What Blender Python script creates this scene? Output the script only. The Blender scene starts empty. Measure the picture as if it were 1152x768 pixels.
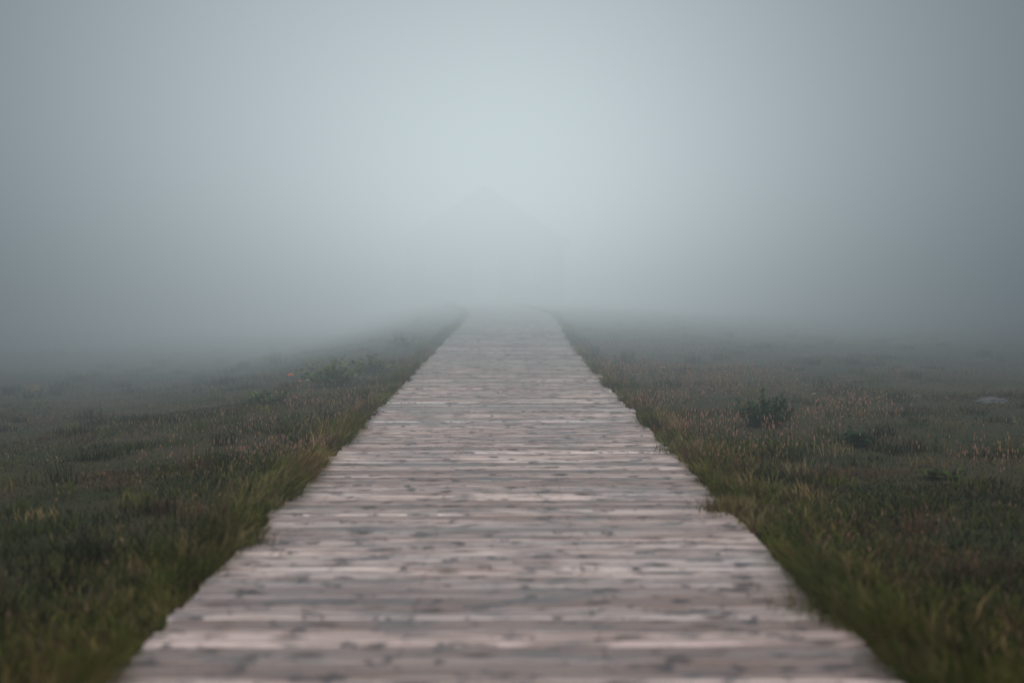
import bpy, math, random
import numpy as np
random.seed(4); rng=np.random.default_rng(4)
S=bpy.context.scene
S.view_settings.view_transform='Standard'; S.view_settings.look='None'; S.view_settings.exposure=0

# ---------- helpers ----------
def newmat(name):
    m=bpy.data.materials.new(name); m.use_nodes=True
    nt=m.node_tree; nt.nodes.clear(); return m,nt
def N(nt,t,**k):
    n=nt.nodes.new(t)
    for a,b in k.items():
        if a.startswith('i_'): n.inputs[a[2:].replace('_',' ')].default_value=b
        else: setattr(n,a,b)
    return n
def math_(nt,op,a,b=None,c=None,clamp=False):
    n=nt.nodes.new('ShaderNodeMath'); n.operation=op; n.use_clamp=clamp
    for i,v in enumerate((a,b,c)):
        if v is None: continue
        if isinstance(v,(int,float)): n.inputs[i].default_value=v
        else: nt.links.new(v,n.inputs[i])
    return n.outputs[0]
def mixc(nt,f,a,b,mode='MIX'):
    n=nt.nodes.new('ShaderNodeMix'); n.data_type='RGBA'; n.blend_type=mode
    for s,v in ((0,f),(6,a),(7,b)):
        if isinstance(v,(int,float)): n.inputs[s].default_value=v
        elif isinstance(v,tuple): n.inputs[s].default_value=(*v,1)
        else: nt.links.new(v,n.inputs[s])
    return n.outputs[2]
def mrange(nt,v,a,b,c,d,mode='SMOOTHSTEP'):
    n=nt.nodes.new('ShaderNodeMapRange'); n.interpolation_type=mode
    nt.links.new(v,n.inputs[0])
    for i,x in enumerate((a,b,c,d)): n.inputs[i+1].default_value=x
    return n.outputs[0]
def noise(nt,vec,scale,detail=3,rough=.55):
    n=nt.nodes.new('ShaderNodeTexNoise'); n.inputs['Scale'].default_value=scale
    n.inputs['Detail'].default_value=detail; n.inputs['Roughness'].default_value=rough
    if vec is not None: nt.links.new(vec,n.inputs['Vector'])
    return n.outputs[0]
def mapping(nt,vec,sc):
    n=nt.nodes.new('ShaderNodeMapping'); n.inputs['Scale'].default_value=sc
    nt.links.new(vec,n.inputs['Vector']); return n.outputs[0]
def mesh_obj(name,V,F,mat=None,cols=None,parent=None,smooth=False):
    V=np.asarray(V,dtype=np.float32)
    me=bpy.data.meshes.new(name)
    if isinstance(F,np.ndarray):
        k=F.shape[1]; nf=len(F)
        me.vertices.add(len(V)); me.vertices.foreach_set('co',V.ravel())
        me.loops.add(nf*k); me.loops.foreach_set('vertex_index',F.astype(np.int32).ravel())
        me.polygons.add(nf); me.polygons.foreach_set('loop_start',np.arange(0,nf*k,k,dtype=np.int32))
        me.polygons.foreach_set('loop_total',np.full(nf,k,dtype=np.int32))
        me.update(calc_edges=True)
    else:
        me.from_pydata([tuple(map(float,v)) for v in V],[],F); me.update()
    if cols is not None:
        a=me.color_attributes.new('Col','FLOAT_COLOR','POINT')
        c=np.ones((len(V),4),dtype=np.float32); c[:,:3]=cols
        a.data.foreach_set('color',c.ravel())
    if smooth: me.polygons.foreach_set('use_smooth',np.ones(len(me.polygons),dtype=bool))
    me.validate()
    o=bpy.data.objects.new(name,me); S.collection.objects.link(o)
    if mat: me.materials.append(mat)
    if parent: o.parent=parent
    return o
def empty(name,loc=(0,0,0)):
    e=bpy.data.objects.new(name,None); e.location=loc; S.collection.objects.link(e); return e

# ---------- terrain ----------
def sm(a,b,x):
    t=np.clip((x-a)/(b-a),0,1); return t*t*(3-2*t)
ry=np.array([-200,0,14,23,31,40,48,56,65,90,200,1000.]); rz=np.array([0,0,0,.06,.18,.30,.36,.38,.39,.40,.4,0.4])
cy=np.array([-200,0,22,33,40,46,52,58,66,84,1000.]); cx=np.array([0,0,.03,.17,.28,.08,-.5,-.9,-1.0,-1.0,-1.0])
def smi(y,a,b):
    r=0
    for k in (-3,-1.5,0,1.5,3): r=r+np.interp(y+k,a,b)
    return r/5
def rise(y): return smi(np.asarray(y,float),ry,rz)
def xc(y): return smi(np.asarray(y,float),cy,cx)
ph=rng.uniform(0,6.28,(14,)); kk=rng.normal(0,1,(14,2))
def bumps(x,y,f):
    r=0
    for i in range(14): r=r+np.sin(kk[i,0]*x*f+kk[i,1]*y*f+ph[i])
    return r/14
HW=1.2
def ground(x,y):
    x=np.asarray(x,float); y=np.asarray(y,float)
    d=x-xc(y); a=np.abs(d)
    L=sm(1.8,5.5,a)
    Lr=np.where(d<0,L,sm(2.5,11,a))
    drop=np.where(d<0,.24,.06)
    z=rise(y)*(1-np.where(d<0,.7,.45)*Lr)-.07-drop*Lr*sm(4,16,y)-.04*Lr
    z=z+bumps(x,y,1.6)*.05*sm(1.1,2.0,a)+bumps(x,y,.35)*.18*sm(3,9,a)
    z=z+sm(60,300,a)*6*(bumps(x,y,.02)+.6)
    return z
def axis(pts):
    o=[]
    for a,b,s in pts: o.append(np.arange(a,b,s))
    return np.concatenate(o)
xs=axis([(-900,-60,60),(-60,-14,3),(-14,14,.16),(14,60,3),(60,901,60)])
ys=axis([(-60,0,4),(0,30,.22),(30,100,1.2),(100,300,20),(300,1400,100)])
X,Y=np.meshgrid(xs,ys); Z=ground(X,Y)
nx=len(xs); ny=len(ys)
V=np.stack([X,Y,Z],-1).reshape(-1,3)
i,j=np.meshgrid(np.arange(nx-1),np.arange(ny-1)); b=(j*nx+i).ravel()
F=np.stack([b,b+1,b+1+nx,b+nx],1)
gm,nt=newmat('moss_and_soil')
geo=N(nt,'ShaderNodeNewGeometry'); P=geo.outputs['Position']
c=mixc(nt,mrange(nt,noise(nt,P,.7,6),.35,.65,0,1),(.018,.023,.009),(.044,.033,.02))
c=mixc(nt,mrange(nt,noise(nt,P,9,5),.4,.7,0,.7),c,(.03,.032,.013))
bs=N(nt,'ShaderNodeBsdfPrincipled'); bs.inputs['Roughness'].default_value=.95; bs.inputs['Specular IOR Level'].default_value=.1
nt.links.new(c,bs.inputs['Base Color'])
bp=N(nt,'ShaderNodeBump'); bp.inputs['Strength'].default_value=.7; bp.inputs['Distance'].default_value=.04
nt.links.new(noise(nt,P,18,6),bp.inputs['Height']); nt.links.new(bp.outputs[0],bs.inputs['Normal'])
out=N(nt,'ShaderNodeOutputMaterial'); nt.links.new(bs.outputs[0],out.inputs[0])
mesh_obj('ground',V,F,gm,smooth=True)

# ---------- boardwalk ----------
bw=empty('boardwalk')
Vp=[];Fp=[];Cp=[];Vn=[];Fn=[]
y=-2.0
while y<66:
    w=.165+random.uniform(-.02,.02); gap=random.uniform(.012,.034)
    c0=float(xc(y+w/2)); z0=float(rise(y+w/2)); z1=z0+random.uniform(-.0035,.0035)
    sl=(float(xc(y+1))-float(xc(y-1)))/2
    l=-HW+random.uniform(-.018,.018); r=HW+random.uniform(-.018,.018)
    if random.random()<.07: l-=.04
    if random.random()<.07: r+=.05
    tilt=random.uniform(-.0018,.0018); rot=random.uniform(-.004,.004)-sl
    ns=8; base=len(Vp); shade=random.random(); hue=random.random()
    prof=[(0,-.04),(0,-.010),(.010,0),(w*.5,-.002),(w-.010,0),(w,-.010),(w,-.04)]
    warp=[random.uniform(-.002,.002) for _ in range(ns+1)]
    for s in range(ns+1):
        t=s/ns; xx=l+(r-l)*t
        for k,(py,pz) in enumerate(prof):
            ww=random.uniform(-.004,.004) if k in(1,2,4,5) else 0
            Vp.append((c0+xx,y+py+xx*rot+ww,z1+pz+tilt*t*2+warp[s])); Cp.append((shade,hue,(y*7.31)%1))
    m=len(prof)
    for s in range(ns):
        for k in range(m-1):
            a=base+s*m+k; Fp.append([a,a+m,a+m+1,a+1])
        Fp.append([base+s*m+m-1,base+(s+1)*m+m-1,base+(s+1)*m,base+s*m])
    Fp.append([base+k for k in range(m)]); Fp.append([base+ns*m+k for k in range(m)][::-1])
    if y<26:
        for nxp in(-1.0,-.33,.33,1.0):
            for q in(.3,.7):
                cx_=c0+nxp+random.uniform(-.015,.015); cyy=y+w*q+nxp*rot; bb=len(Vn)
                for a in range(8): Vn.append((cx_+.007*math.cos(a*math.pi/4),cyy+.007*math.sin(a*math.pi/4),z1+tilt*(nxp+1.2)/1.2+.0035))
                Fn.append([bb+a for a in range(8)])
    y+=w+gap
wm,nt=newmat('weathered_wood')
geo=N(nt,'ShaderNodeNewGeometry'); P=geo.outputs['Position']
at=N(nt,'ShaderNodeVertexColor',layer_name='Col'); sp=N(nt,'ShaderNodeSeparateColor'); nt.links.new(at.outputs[0],sp.inputs[0])
off=N(nt,'ShaderNodeVectorMath',operation='MULTIPLY_ADD'); nt.links.new(at.outputs[0],off.inputs[0]); off.inputs[1].default_value=(37,0,53); nt.links.new(P,off.inputs[2])
PO=off.outputs[0]
grain=noise(nt,mapping(nt,PO,(1.5,28,1)),1,6,.65)
grain2=noise(nt,mapping(nt,PO,(6,130,1)),1,3,.6)
blot=noise(nt,mapping(nt,PO,(3.2,7,1)),1,6,.66)
pink=(.52,.395,.355); grey=(.42,.395,.385)
c=mixc(nt,sp.outputs[1],pink,grey)
c=mixc(nt,mrange(nt,noise(nt,P,.8,3),.4,.62,0,.6),c,(.51,.415,.38))
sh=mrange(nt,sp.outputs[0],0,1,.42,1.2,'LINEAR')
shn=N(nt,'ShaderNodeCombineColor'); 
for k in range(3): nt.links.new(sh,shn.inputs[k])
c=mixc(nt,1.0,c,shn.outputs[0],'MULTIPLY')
c=mixc(nt,mrange(nt,grain,.44,.60,0,.8),c,(.13,.09,.078))
c=mixc(nt,mrange(nt,grain2,.5,.70,0,.65),c,(.12,.09,.08))
c=mixc(nt,mrange(nt,blot,.53,.62,0,.8),c,(.088,.078,.078))
c=mixc(nt,mrange(nt,noise(nt,mapping(nt,P,(6.5,8,1)),1,5,.68),.55,.61,0,.9),c,(.045,.042,.045))
c=mixc(nt,mrange(nt,noise(nt,mapping(nt,P,(.9,.7,1)),1,3,.5),.45,.70,0,.4),c,(.12,.115,.12))
vo=N(nt,'ShaderNodeTexVoronoi'); vo.inputs['Scale'].default_value=1; nt.links.new(mapping(nt,PO,(3,7,1)),vo.inputs['Vector'])
c=mixc(nt,mrange(nt,vo.outputs['Distance'],.08,.26,.95,0),c,(.045,.035,.03))
bs=N(nt,'ShaderNodeBsdfPrincipled'); nt.links.new(c,bs.inputs['Base Color'])
nt.links.new(mrange(nt,blot,.4,.65,.7,.38),bs.inputs['Roughness']); bs.inputs['Specular IOR Level'].default_value=.45
bp=N(nt,'ShaderNodeBump'); bp.inputs['Strength'].default_value=.7; bp.inputs['Distance'].default_value=.005
nt.links.new(math_(nt,'MULTIPLY_ADD',grain,-1,grain2),bp.inputs['Height']); nt.links.new(bp.outputs[0],bs.inputs['Normal'])
out=N(nt,'ShaderNodeOutputMaterial'); nt.links.new(bs.outputs[0],out.inputs[0])
mesh_obj('planks',Vp,Fp,wm,cols=np.array(Cp),parent=bw)
nm,nt=newmat('rusty_steel'); bs=N(nt,'ShaderNodeBsdfPrincipled'); bs.inputs['Roughness'].default_value=.7
nt.links.new(mixc(nt,noise(nt,None,40,2),(.05,.04,.035),(.09,.05,.03)),bs.inputs['Base Color'])
out=N(nt,'ShaderNodeOutputMaterial'); nt.links.new(bs.outputs[0],out.inputs[0])
mesh_obj('nails',Vn,Fn,nm,parent=bw)
Vs=[];Fs=[]
ysr=np.arange(-2,67,1.0)
for sx in(-1,-.33,.33,1):
    b0=len(Vs)
    for yy in ysr:
        c0=float(xc(yy))+sx; z=float(rise(yy))-.046
        Vs+= [(c0-.035,yy,z-.12),(c0+.035,yy,z-.12),(c0+.035,yy,z),(c0-.035,yy,z)]
    for s in range(len(ysr)-1):
        for k in range(4):
            a=b0+s*4+k; bq=b0+s*4+(k+1)%4; Fs.append([a,bq,bq+4,a+4])
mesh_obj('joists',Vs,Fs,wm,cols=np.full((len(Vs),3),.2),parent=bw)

# ---------- vegetation material ----------
def leafmat(name,tr=.35):
    m,nt=newmat(name)
    at=N(nt,'ShaderNodeVertexColor',layer_name='Col')
    geo=N(nt,'ShaderNodeNewGeometry')
    n=noise(nt,geo.outputs['Position'],1.4,3)
    c=mixc(nt,mrange(nt,n,.35,.65,0,.6),at.outputs[0],mixc(nt,1.0,at.outputs[0],(1.22,.95,.78),'MULTIPLY'))
    d=N(nt,'ShaderNodeBsdfDiffuse'); t=N(nt,'ShaderNodeBsdfTranslucent'); mx=N(nt,'ShaderNodeMixShader'); mx.inputs[0].default_value=tr
    nt.links.new(c,d.inputs[0]); nt.links.new(c,t.inputs[0]); nt.links.new(d.outputs[0],mx.inputs[1]); nt.links.new(t.outputs[0],mx.inputs[2])
    out=N(nt,'ShaderNodeOutputMaterial'); nt.links.new(mx.outputs[0],out.inputs[0]); return m
lm=leafmat('grass_blades')

def blades(x,y,h,w,lean,col,tipcol=None,dirn=None):
    n=len(x); z=ground(x,y)-.01
    a=rng.uniform(0,2*np.pi,n); dx=np.cos(a); dy=np.sin(a)
    b=rng.uniform(0,2*np.pi,n) if dirn is None else dirn
    lx=np.cos(b)*lean*h; ly=np.sin(b)*lean*h
    B=np.stack([x,y,z],1); side=np.stack([dx*w/2,dy*w/2,np.zeros(n)],1)
    M=B+np.stack([lx*.3,ly*.3,h*.58],1); T=B+np.stack([lx,ly,h*np.sqrt(np.clip(1-lean**2*.4,.2,1))],1)
    V=np.stack([B-side,B+side,M-side*.8,M+side*.8,T],1).reshape(-1,3)
    o=(np.arange(n)*5)[:,None]
    F=np.concatenate([o+np.array([[0,1,3]]),o+np.array([[0,3,2]]),o+np.array([[2,3,4]])])
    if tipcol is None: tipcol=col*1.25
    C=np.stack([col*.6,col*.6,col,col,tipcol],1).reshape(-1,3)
    return V,F,C
def join(L):
    V=[];F=[];C=[];o=0
    for v,f,c in L: V.append(v);F.append(f+o);C.append(c);o+=len(v)
    return np.concatenate(V),np.concatenate(F),np.concatenate(C)
green=np.array([.045,.060,.015]); lime=np.array([.09,.105,.028]); straw=np.array([.18,.145,.075]); brown=np.array([.088,.057,.038]); dark=np.array([.013,.017,.007])  # dark also carries vignette shade, weighted up away from the path
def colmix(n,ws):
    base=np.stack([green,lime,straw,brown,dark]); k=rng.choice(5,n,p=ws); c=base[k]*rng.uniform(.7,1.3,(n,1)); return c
parts=[]
def field(n,y0,y1,hmul,wmul,xmax):
    u=rng.random(n); yy=y0*(y1/y0)**u
    xx=rng.uniform(-1,1,n)*(yy*.42+1.6)
    d=np.abs(xx-xc(yy)); keep=(d>HW+.0)&(d<xmax)
    xx,yy,d=xx[keep],yy[keep],d[keep]
    patch=bumps(xx,yy,2.3)+bumps(xx+9,yy,.9)
    keep=rng.random(len(xx))<np.clip(.75+patch*1.4,.15,1); xx,yy,d,patch=xx[keep],yy[keep],d[keep],patch[keep]
    m=len(xx)
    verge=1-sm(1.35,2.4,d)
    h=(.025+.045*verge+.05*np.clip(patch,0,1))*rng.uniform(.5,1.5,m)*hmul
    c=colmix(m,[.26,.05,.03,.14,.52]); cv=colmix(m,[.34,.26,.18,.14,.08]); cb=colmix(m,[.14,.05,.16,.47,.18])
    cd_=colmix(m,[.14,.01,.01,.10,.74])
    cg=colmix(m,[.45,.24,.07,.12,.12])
    # lens vignette painted into blade colour: darker off the verge close by
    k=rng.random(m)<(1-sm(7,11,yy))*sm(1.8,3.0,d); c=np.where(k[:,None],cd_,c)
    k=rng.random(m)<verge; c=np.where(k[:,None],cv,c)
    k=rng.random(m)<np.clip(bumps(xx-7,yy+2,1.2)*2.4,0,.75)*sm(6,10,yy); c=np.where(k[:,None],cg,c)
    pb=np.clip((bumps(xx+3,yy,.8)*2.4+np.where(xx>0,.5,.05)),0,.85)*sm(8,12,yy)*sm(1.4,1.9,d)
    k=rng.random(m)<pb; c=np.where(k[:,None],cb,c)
    w=rng.uniform(.003,.006,m)*wmul*(.6+yy*.09)
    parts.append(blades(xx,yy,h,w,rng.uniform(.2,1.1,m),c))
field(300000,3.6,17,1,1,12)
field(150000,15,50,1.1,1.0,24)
n=60000; xx=rng.uniform(-9,9,n); yy=rng.uniform(.5,8,n); k=np.abs(xx)>HW+.02; xx,yy=xx[k],yy[k]
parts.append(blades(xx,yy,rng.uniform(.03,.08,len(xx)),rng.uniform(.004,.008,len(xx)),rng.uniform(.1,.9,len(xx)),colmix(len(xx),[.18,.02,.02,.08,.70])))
# edge fringe
n=3400; cyy=3.0*(62/3.0)**rng.random(n); side=rng.choice([-1,1],n)
dens_=np.clip(.6+2.2*bumps(side*5.,cyy,2.6),.08,1); k=rng.random(n)<dens_; cyy,side,dens_=cyy[k],side[k],dens_[k]; n=len(cyy)
rep=32; yy=np.repeat(cyy,rep)+rng.normal(0,.07,n*rep); sd=np.repeat(side,rep)
xx=xc(yy)+sd*(HW-.01+np.abs(np.repeat(rng.normal(0,.13,n),rep))+np.abs(rng.normal(0,.04,n*rep)))
hh=np.repeat(rng.uniform(.07,.19,n)*(.55+.9*dens_),rep)*rng.uniform(.6,1.1,n*rep)
near=np.repeat(1-sm(5,8,cyy),rep)[:,None]
cc=np.repeat(colmix(n,[.36,.24,.19,.13,.08]),rep,axis=0)*rng.uniform(.8,1.2,(n*rep,1))*(1-.3*near)
dirn=np.where(sd>0,np.pi,0)+rng.normal(0,1.1,n*rep)
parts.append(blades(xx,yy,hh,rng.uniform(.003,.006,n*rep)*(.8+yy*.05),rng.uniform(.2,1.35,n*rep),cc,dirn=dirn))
n=1000; cyy=4*(45/4)**rng.random(n); cxx=rng.uniform(-1,1,n)*(cyy*.42+1.4); k=np.abs(cxx-xc(cyy))>1.45; cxx,cyy=cxx[k],cyy[k]; n=len(cxx)
rep=50; xx=np.repeat(cxx,rep)+rng.normal(0,.08,n*rep); yy=np.repeat(cyy,rep)+rng.normal(0,.08,n*rep)
hh=np.repeat(rng.uniform(.05,.17,n),rep)*rng.uniform(.6,1.1,n*rep)
cc=np.repeat(colmix(n,[.34,.08,.07,.13,.38]),rep,axis=0)*rng.uniform(.75,1.2,(n*rep,1))
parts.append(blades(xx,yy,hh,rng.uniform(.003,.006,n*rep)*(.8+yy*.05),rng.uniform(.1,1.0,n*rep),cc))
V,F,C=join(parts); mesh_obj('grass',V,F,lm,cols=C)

# seed-head grass
parts=[]
def stalks(n,y0,y1,x0,x1,side,h0,h1):
    yy=y0*(y1/y0)**rng.random(n); xx=xc(yy)+side*(x0+(x1-x0)*rng.random(n)**1.5)
    p=bumps(xx,yy,1.3); k=rng.random(n)<np.clip(.2+p*2.6,.01,1); xx,yy=xx[k],yy[k]; m=len(xx)
    h=rng.uniform(h0,h1,m)
    c=np.array([.16,.12,.075])*rng.uniform(.7,1.3,(m,1))
    V,F,C=blades(xx,yy,h,.0018*(.8+yy*.05),rng.uniform(.1,.8,m),c)
    tips=V.reshape(-1,5,3)[:,4]
    parts.append((V,F,C))
    s=.004*(.8+yy*.03); L=h*.2
    q=[]
    for a in(0,1.57):
        ax=np.array([math.cos(a),math.sin(a),0])
        q.append(np.stack([tips-[0,0,1]*L[:,None],tips+ax*s[:,None]-[0,0,1]*(L*.4)[:,None],tips+[0,0,1]*(L*.15)[:,None],tips-ax*s[:,None]-[0,0,1]*(L*.4)[:,None]],1))
    Q=np.concatenate(q); o=(np.arange(len(Q))*4)[:,None]
    F2=np.concatenate([o+np.array([[0,1,2]]),o+np.array([[0,2,3]])])
    sc=np.array([.25,.155,.125])*rng.uniform(.6,1.3,(m,1)); sc=np.concatenate([sc,sc]); C2=np.repeat(sc,4,axis=0)
    parts.append((Q.reshape(-1,3),F2,C2))
stalks(7500,9.5,32,1.3,3.9,1,.08,.2)
stalks(500,5,12,1.35,3.5,1,.05,.14)
stalks(2200,9.5,32,1.3,2.6,-1,.08,.18)
stalks(200,5,14,1.4,3.5,-1,.05,.12)
V,F,C=join(parts); mesh_obj('seed_head_grass',V,F,lm,cols=C)

# ---------- leafy plants ----------
pm=leafmat('broad_leaves',.3)
def leafy(name,x,y,rx,h,n,col,leaf=.035):
    z0=float(ground(x,y)); e=empty(name,(x,y,z0)); V=[];F=[];C=[];VS=[];FS=[];CS=[]
    nst=max(6,n//16)
    for s in range(nst):
        a=random.uniform(0,6.28); rr=rx*math.sqrt(random.random()); hh=h*random.uniform(.55,1.1)*(1-.45*(rr/rx)**2)
        ex,ey=rr*math.cos(a),rr*math.sin(a)
        b0=len(VS)
        for t in(0,1):
            px,py,pz=ex*(.3+.7*t),ey*(.3+.7*t),hh*t-.02; wd=.004*(1-.6*t)
            for k in range(3): VS.append((px+wd*math.cos(k*2.1),py+wd*math.sin(k*2.1),pz))
        for k in range(3): FS.append([b0+k,b0+(k+1)%3,b0+3+(k+1)%3,b0+3+k])
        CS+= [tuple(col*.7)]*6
        for q in range(16):
            t=random.uniform(.15,1); px,py,pz=ex*(.3+.7*t),ey*(.3+.7*t),hh*t
            b=random.uniform(0,6.28); L=leaf*random.uniform(.6,1.4); w=L*.34; up=random.uniform(-.3,.8)
            dx,dy=math.cos(b),math.sin(b); b0=len(V)
            V+= [(px,py,pz),(px+dx*L*.5-dy*w,py+dy*L*.5+dx*w,pz+L*up*.6),(px+dx*L,py+dy*L,pz+L*up*.8),(px+dx*L*.5+dy*w,py+dy*L*.5-dx*w,pz+L*up*.6)]
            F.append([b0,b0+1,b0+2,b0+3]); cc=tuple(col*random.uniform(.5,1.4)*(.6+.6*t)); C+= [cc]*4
    mesh_obj('leaves',V,F,pm,cols=np.array(C),parent=e); mesh_obj('stems',VS,FS,pm,cols=np.array(CS),parent=e); return e
dg=np.array([.020,.052,.026]); mg=np.array([.075,.115,.04])
leafy('small_shrub',2.33,12.6,.31,.33,1300,dg,.04)
leafy('small_shrub',2.72,11.0,.17,.17,400,dg)
leafy('leafy_weed',-2.1,17.5,.45,.36,1000,mg,.055)
leafy('leafy_weed',-1.75,19.6,.3,.28,600,mg,.055)
leafy('leafy_weed',-1.75,26,.35,.26,500,mg*.9,.06)
leafy('leafy_weed',-2.5,15.2,.3,.18,400,mg*.9,.05)
leafy('leafy_weed',1.85,22,.3,.2,400,mg*.8,.05)
leafy('leafy_weed',2.9,9.3,.2,.07,260,mg*.6)
def tuft(name,x,y,n,h,r,cols):
    xx=rng.normal(x,r,n); yy=rng.normal(y,r,n)
    V,F,C=blades(xx,yy,rng.uniform(.5,1,n)*h,np.full(n,.006),rng.uniform(.1,.9,n),colmix(n,cols))
    mesh_obj(name,V,F,lm,cols=C)
tuft('grass_tuft',1.22,7.5,600,.19,.08,[.1,.15,.4,.35,0])
tuft('grass_tuft',-1.27,6.6,520,.19,.09,[.2,.2,.3,.3,0])
tuft('grass_tuft',-1.3,11.8,300,.2,.08,[.2,.4,.4,0,0])
tuft('grass_tuft',1.3,5.2,600,.2,.14,[.5,.35,.1,.05,0])
tuft('grass_tuft',1.35,10.2,400,.2,.1,[.3,.3,.3,.1,0])

# ---------- flowers ----------
def flatmat(name,c1,c2,rough=.6):
    m,nt=newmat(name); bs=N(nt,'ShaderNodeBsdfPrincipled'); bs.inputs['Roughness'].default_value=rough
    g=N(nt,'ShaderNodeNewGeometry')
    nt.links.new(mixc(nt,noise(nt,g.outputs['Position'],30,3),c1,c2),bs.inputs['Base Color'])
    out=N(nt,'ShaderNodeOutputMaterial'); nt.links.new(bs.outputs[0],out.inputs[0]); return m
om=flatmat('orange_petals',(.85,.26,.05),(.8,.2,.04)); stm=flatmat('stem',(.05,.08,.02),(.07,.08,.03)); wh=flatmat('white_petals',(.6,.6,.52),(.45,.45,.4))
def flower(name,x,y,h,R,pmx,npet=9):
    z=float(ground(x,y)); e=empty(name,(x,y,z)); V=[];F=[]
    for t in range(5):
        for k in range(5): V.append((.02*math.sin(t*.7)+.003*math.cos(k*1.257),.003*math.sin(k*1.257),h*t/4))
    for t in range(4):
        for k in range(5): F.append([t*5+k,t*5+(k+1)%5,(t+1)*5+(k+1)%5,(t+1)*5+k])
    mesh_obj('stem',V,F,stm,parent=e)
    tx=.02*math.sin(2.8); V=[];F=[]
    for ring,(rr,up) in enumerate(((R,.25),(R*.75,.7),(R*.4,1.2))):
        for k in range(npet):
            a=6.283*(k+ring*.5)/npet; b0=len(V); dx,dy=math.cos(a),math.sin(a); w=rr*.35
            V+= [(tx,0,h),(tx+dx*rr*.6-dy*w,dy*rr*.6+dx*w,h+rr*up*.5),(tx+dx*rr,dy*rr,h+rr*up),(tx+dx*rr*.6+dy*w,dy*rr*.6-dx*w,h+rr*up*.5)]
            F.append([b0,b0+1,b0+2,b0+3])
    mesh_obj('petals',V,F,pmx,parent=e)
flower('orange_flower',-2.53,17.0,.20,.045,om); flower('orange_flower',-2.36,16.6,.15,.022,om); flower('white_flower',-2.17,15.8,.2,.028,wh)
flower('white_flower',1.9,16.8,.26,.025,wh); flower('white_flower',3.1,14.1,.18,.02,wh)

# ---------- rock ----------
rm=flatmat('lichen_rock',(.075,.075,.08),(.03,.03,.03),.95)
def rock(x,y,s):
    bpy.ops.mesh.primitive_ico_sphere_add(subdivisions=4,radius=1); o=bpy.context.object; o.name='rock'
    for v in o.data.vertices:
        c=v.co; f=1+.22*math.sin(3*c.x+2*c.y)+.14*math.sin(5*c.y+4*c.z+1)+.07*math.sin(11*c.x-9*c.z)+.04*math.sin(21*c.y+17*c.x)
        v.co=(c.x*f*s,c.y*f*s*.7,c.z*f*s*.32)
    o.location=(x,y,float(ground(x,y))); o.data.materials.append(rm)
    for p in o.data.polygons: p.use_smooth=True
rock(5.3,15.4,.16); rock(4.7,16.1,.07)

# ---------- house ----------
hm=flatmat('dark_shingle',(.12,.12,.12),(.08,.08,.085),.9)
rf=flatmat('roof_shingle',(.10,.10,.105),(.07,.07,.072),.9); wt=flatmat('white_trim',(.78,.78,.76),(.7,.7,.68)); gl=flatmat('window_glass',(.5,.53,.56),(.42,.45,.48),.1); dr=flatmat('painted_door',(.7,.7,.7),(.6,.6,.6))
HY=70.; hz=float(ground(-1,HY))
hs=empty('shingle_house',(-.85,HY,hz))
def box(name,x0,x1,y0,y1,z0,z1,mat,par):
    V=[(x0,y0,z0),(x1,y0,z0),(x1,y1,z0),(x0,y1,z0),(x0,y0,z1),(x1,y0,z1),(x1,y1,z1),(x0,y1,z1)]
    return mesh_obj(name,V,[[0,3,2,1],[4,5,6,7],[0,1,5,4],[1,2,6,5],[2,3,7,6],[3,0,4,7]],mat,parent=par)
x0,x1,y0,y1,ze,zr=-3.9,3.9,0,8,3.0,5.5; xm=0
V=[(x0,y0,-.5),(x1,y0,-.5),(x1,y1,-.5),(x0,y1,-.5),(x0,y0,ze),(x1,y0,ze),(x1,y1,ze),(x0,y1,ze),(xm,y0,zr),(xm,y1,zr)]
mesh_obj('walls',V,[[0,1,5,8,4],[1,2,6,5],[2,3,7,9,6],[3,0,4,7]],hm,parent=hs)
o=.3; t=.16; kq=(zr-ze)/(xm-x0)
for s,xe in((-1,x0),(1,x1)):
    A=(xe+s*o,ze-o*kq+.03); Bp=(xm,zr+.03)
    V=[(A[0],y0-o,A[1]),(Bp[0],y0-o,Bp[1]),(Bp[0],y1+o,Bp[1]),(A[0],y1+o,A[1]),(A[0],y0-o,A[1]+t),(Bp[0],y0-o,Bp[1]+t),(Bp[0],y1+o,Bp[1]+t),(A[0],y1+o,A[1]+t)]
    mesh_obj('roof',V,[[0,3,2,1],[4,5,6,7],[0,1,5,4],[1,2,6,5],[2,3,7,6],[3,0,4,7]],rf,parent=hs)
def window(x,z,w,h,y=0):
    box('window_pane',x-w/2,x+w/2,y-.03,y+.01,z,z+h,gl,hs)
    for a in((x-w/2-.09,x-w/2,z-.09,z+h+.09),(x+w/2,x+w/2+.09,z-.09,z+h+.09)): box('window_frame',a[0],a[1],y-.06,y+.01,a[2],a[3],wt,hs)
    for zz in(z-.09,z+h): box('window_frame',x-w/2+.001,x+w/2-.001,y-.06,y+.01,zz,zz+.09,wt,hs)
    box('window_bar',x-.03,x+.03,y-.05,y-.031,z+.001,z+h-.001,wt,hs)
for wx in(-2.4,2.2): window(wx,1.0,.8,1.2)
box('door',-.4,.5,-.04,.01,.15,2.1,dr,hs); box('door_frame',-.55,-.401,-.07,.01,.15,2.25,wt,hs); box('door_frame',.501,.65,-.07,.01,.15,2.25,wt,hs); box('door_step',-.7,.8,-1.0,-.08,-.1,.12,wt,hs)

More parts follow.
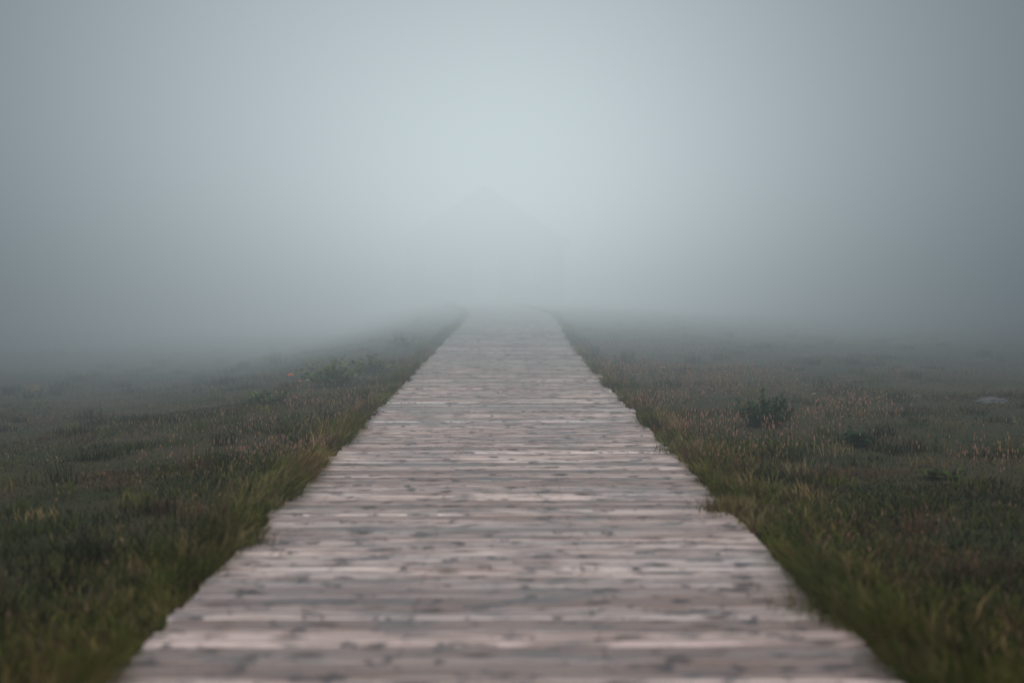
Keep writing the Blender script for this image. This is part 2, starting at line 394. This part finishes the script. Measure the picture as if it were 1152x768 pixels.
# ---------- fog ----------
fm,nt=newmat('fog')
g=N(nt,'ShaderNodeNewGeometry'); sx=N(nt,'ShaderNodeSeparateXYZ'); nt.links.new(g.outputs['Position'],sx.inputs[0])
x_,y_,z_=sx.outputs
dens=mrange(nt,y_,5,38,.006,.071)
lf=math_(nt,'MULTIPLY',mrange(nt,y_,10,30,0,.045),mrange(nt,x_,-1.0,-7,0,1))
dens=math_(nt,'ADD',dens,lf)
r2=math_(nt,'ADD',math_(nt,'MULTIPLY',x_,x_),math_(nt,'POWER',math_(nt,'SUBTRACT',z_,3.4),2.0))
w=math_(nt,'POWER',2.71828,math_(nt,'MULTIPLY',r2,-1/(2*6.3**2)))  # vignette built into the fog colour: dims away from the walk axis
col=mixc(nt,w,(.028,.054,.076),(.60,.685,.715))
gz=mrange(nt,z_,-.8,4.2,.66,1.0)  # shade over dark ground put into the fog glow by height
em=N(nt,'ShaderNodeEmission'); nt.links.new(col,em.inputs['Color']); nt.links.new(math_(nt,'MULTIPLY',dens,gz),em.inputs['Strength'])  # fog glows by itself, standing in for scattered daylight
ab=N(nt,'ShaderNodeVolumeAbsorption'); ab.inputs['Color'].default_value=(0,0,0,1); nt.links.new(dens,ab.inputs['Density'])
ad=N(nt,'ShaderNodeAddShader'); nt.links.new(ab.outputs[0],ad.inputs[0]); nt.links.new(em.outputs[0],ad.inputs[1])
out=N(nt,'ShaderNodeOutputMaterial'); nt.links.new(ad.outputs[0],out.inputs['Volume'])
fm.cycles.volume_step_rate=.6
box('fog',-60,60,3.0,100,-4,26,fm,None)

# ---------- light ----------
W=bpy.data.worlds.new('World'); S.world=W; W.use_nodes=True; nt=W.node_tree; nt.nodes.clear()
sk=N(nt,'ShaderNodeTexSky',sky_type='NISHITA'); sk.sun_disc=False; sk.sun_elevation=math.radians(55); sk.sun_rotation=math.radians(180); sk.dust_density=4
hsv=N(nt,'ShaderNodeHueSaturation'); hsv.inputs['Saturation'].default_value=.4; nt.links.new(sk.outputs[0],hsv.inputs['Color'])
bg=N(nt,'ShaderNodeBackground'); bg.inputs[1].default_value=.14; nt.links.new(hsv.outputs[0],bg.inputs[0])
ow=N(nt,'ShaderNodeOutputWorld'); nt.links.new(bg.outputs[0],ow.inputs[0])
L=bpy.data.lights.new('sun','SUN'); L.energy=1.25; L.angle=math.radians(30); L.color=(1,.96,.92)
so=bpy.data.objects.new('sun',L); S.collection.objects.link(so)
so.rotation_euler=(math.radians(90-55),0,0); so.location=(0,0,50)

# ---------- camera ----------
cd=bpy.data.cameras.new('camera'); cam=bpy.data.objects.new('camera',cd); S.collection.objects.link(cam); S.camera=cam
cd.lens=50; cd.sensor_width=36; cd.clip_end=3000; cd.clip_start=.05
cam.location=(0,0,1.2); cam.rotation_euler=(math.radians(90-2.29),0,math.radians(-.4))
cd.dof.use_dof=True; cd.dof.focus_distance=12.5; cd.dof.aperture_fstop=1.3
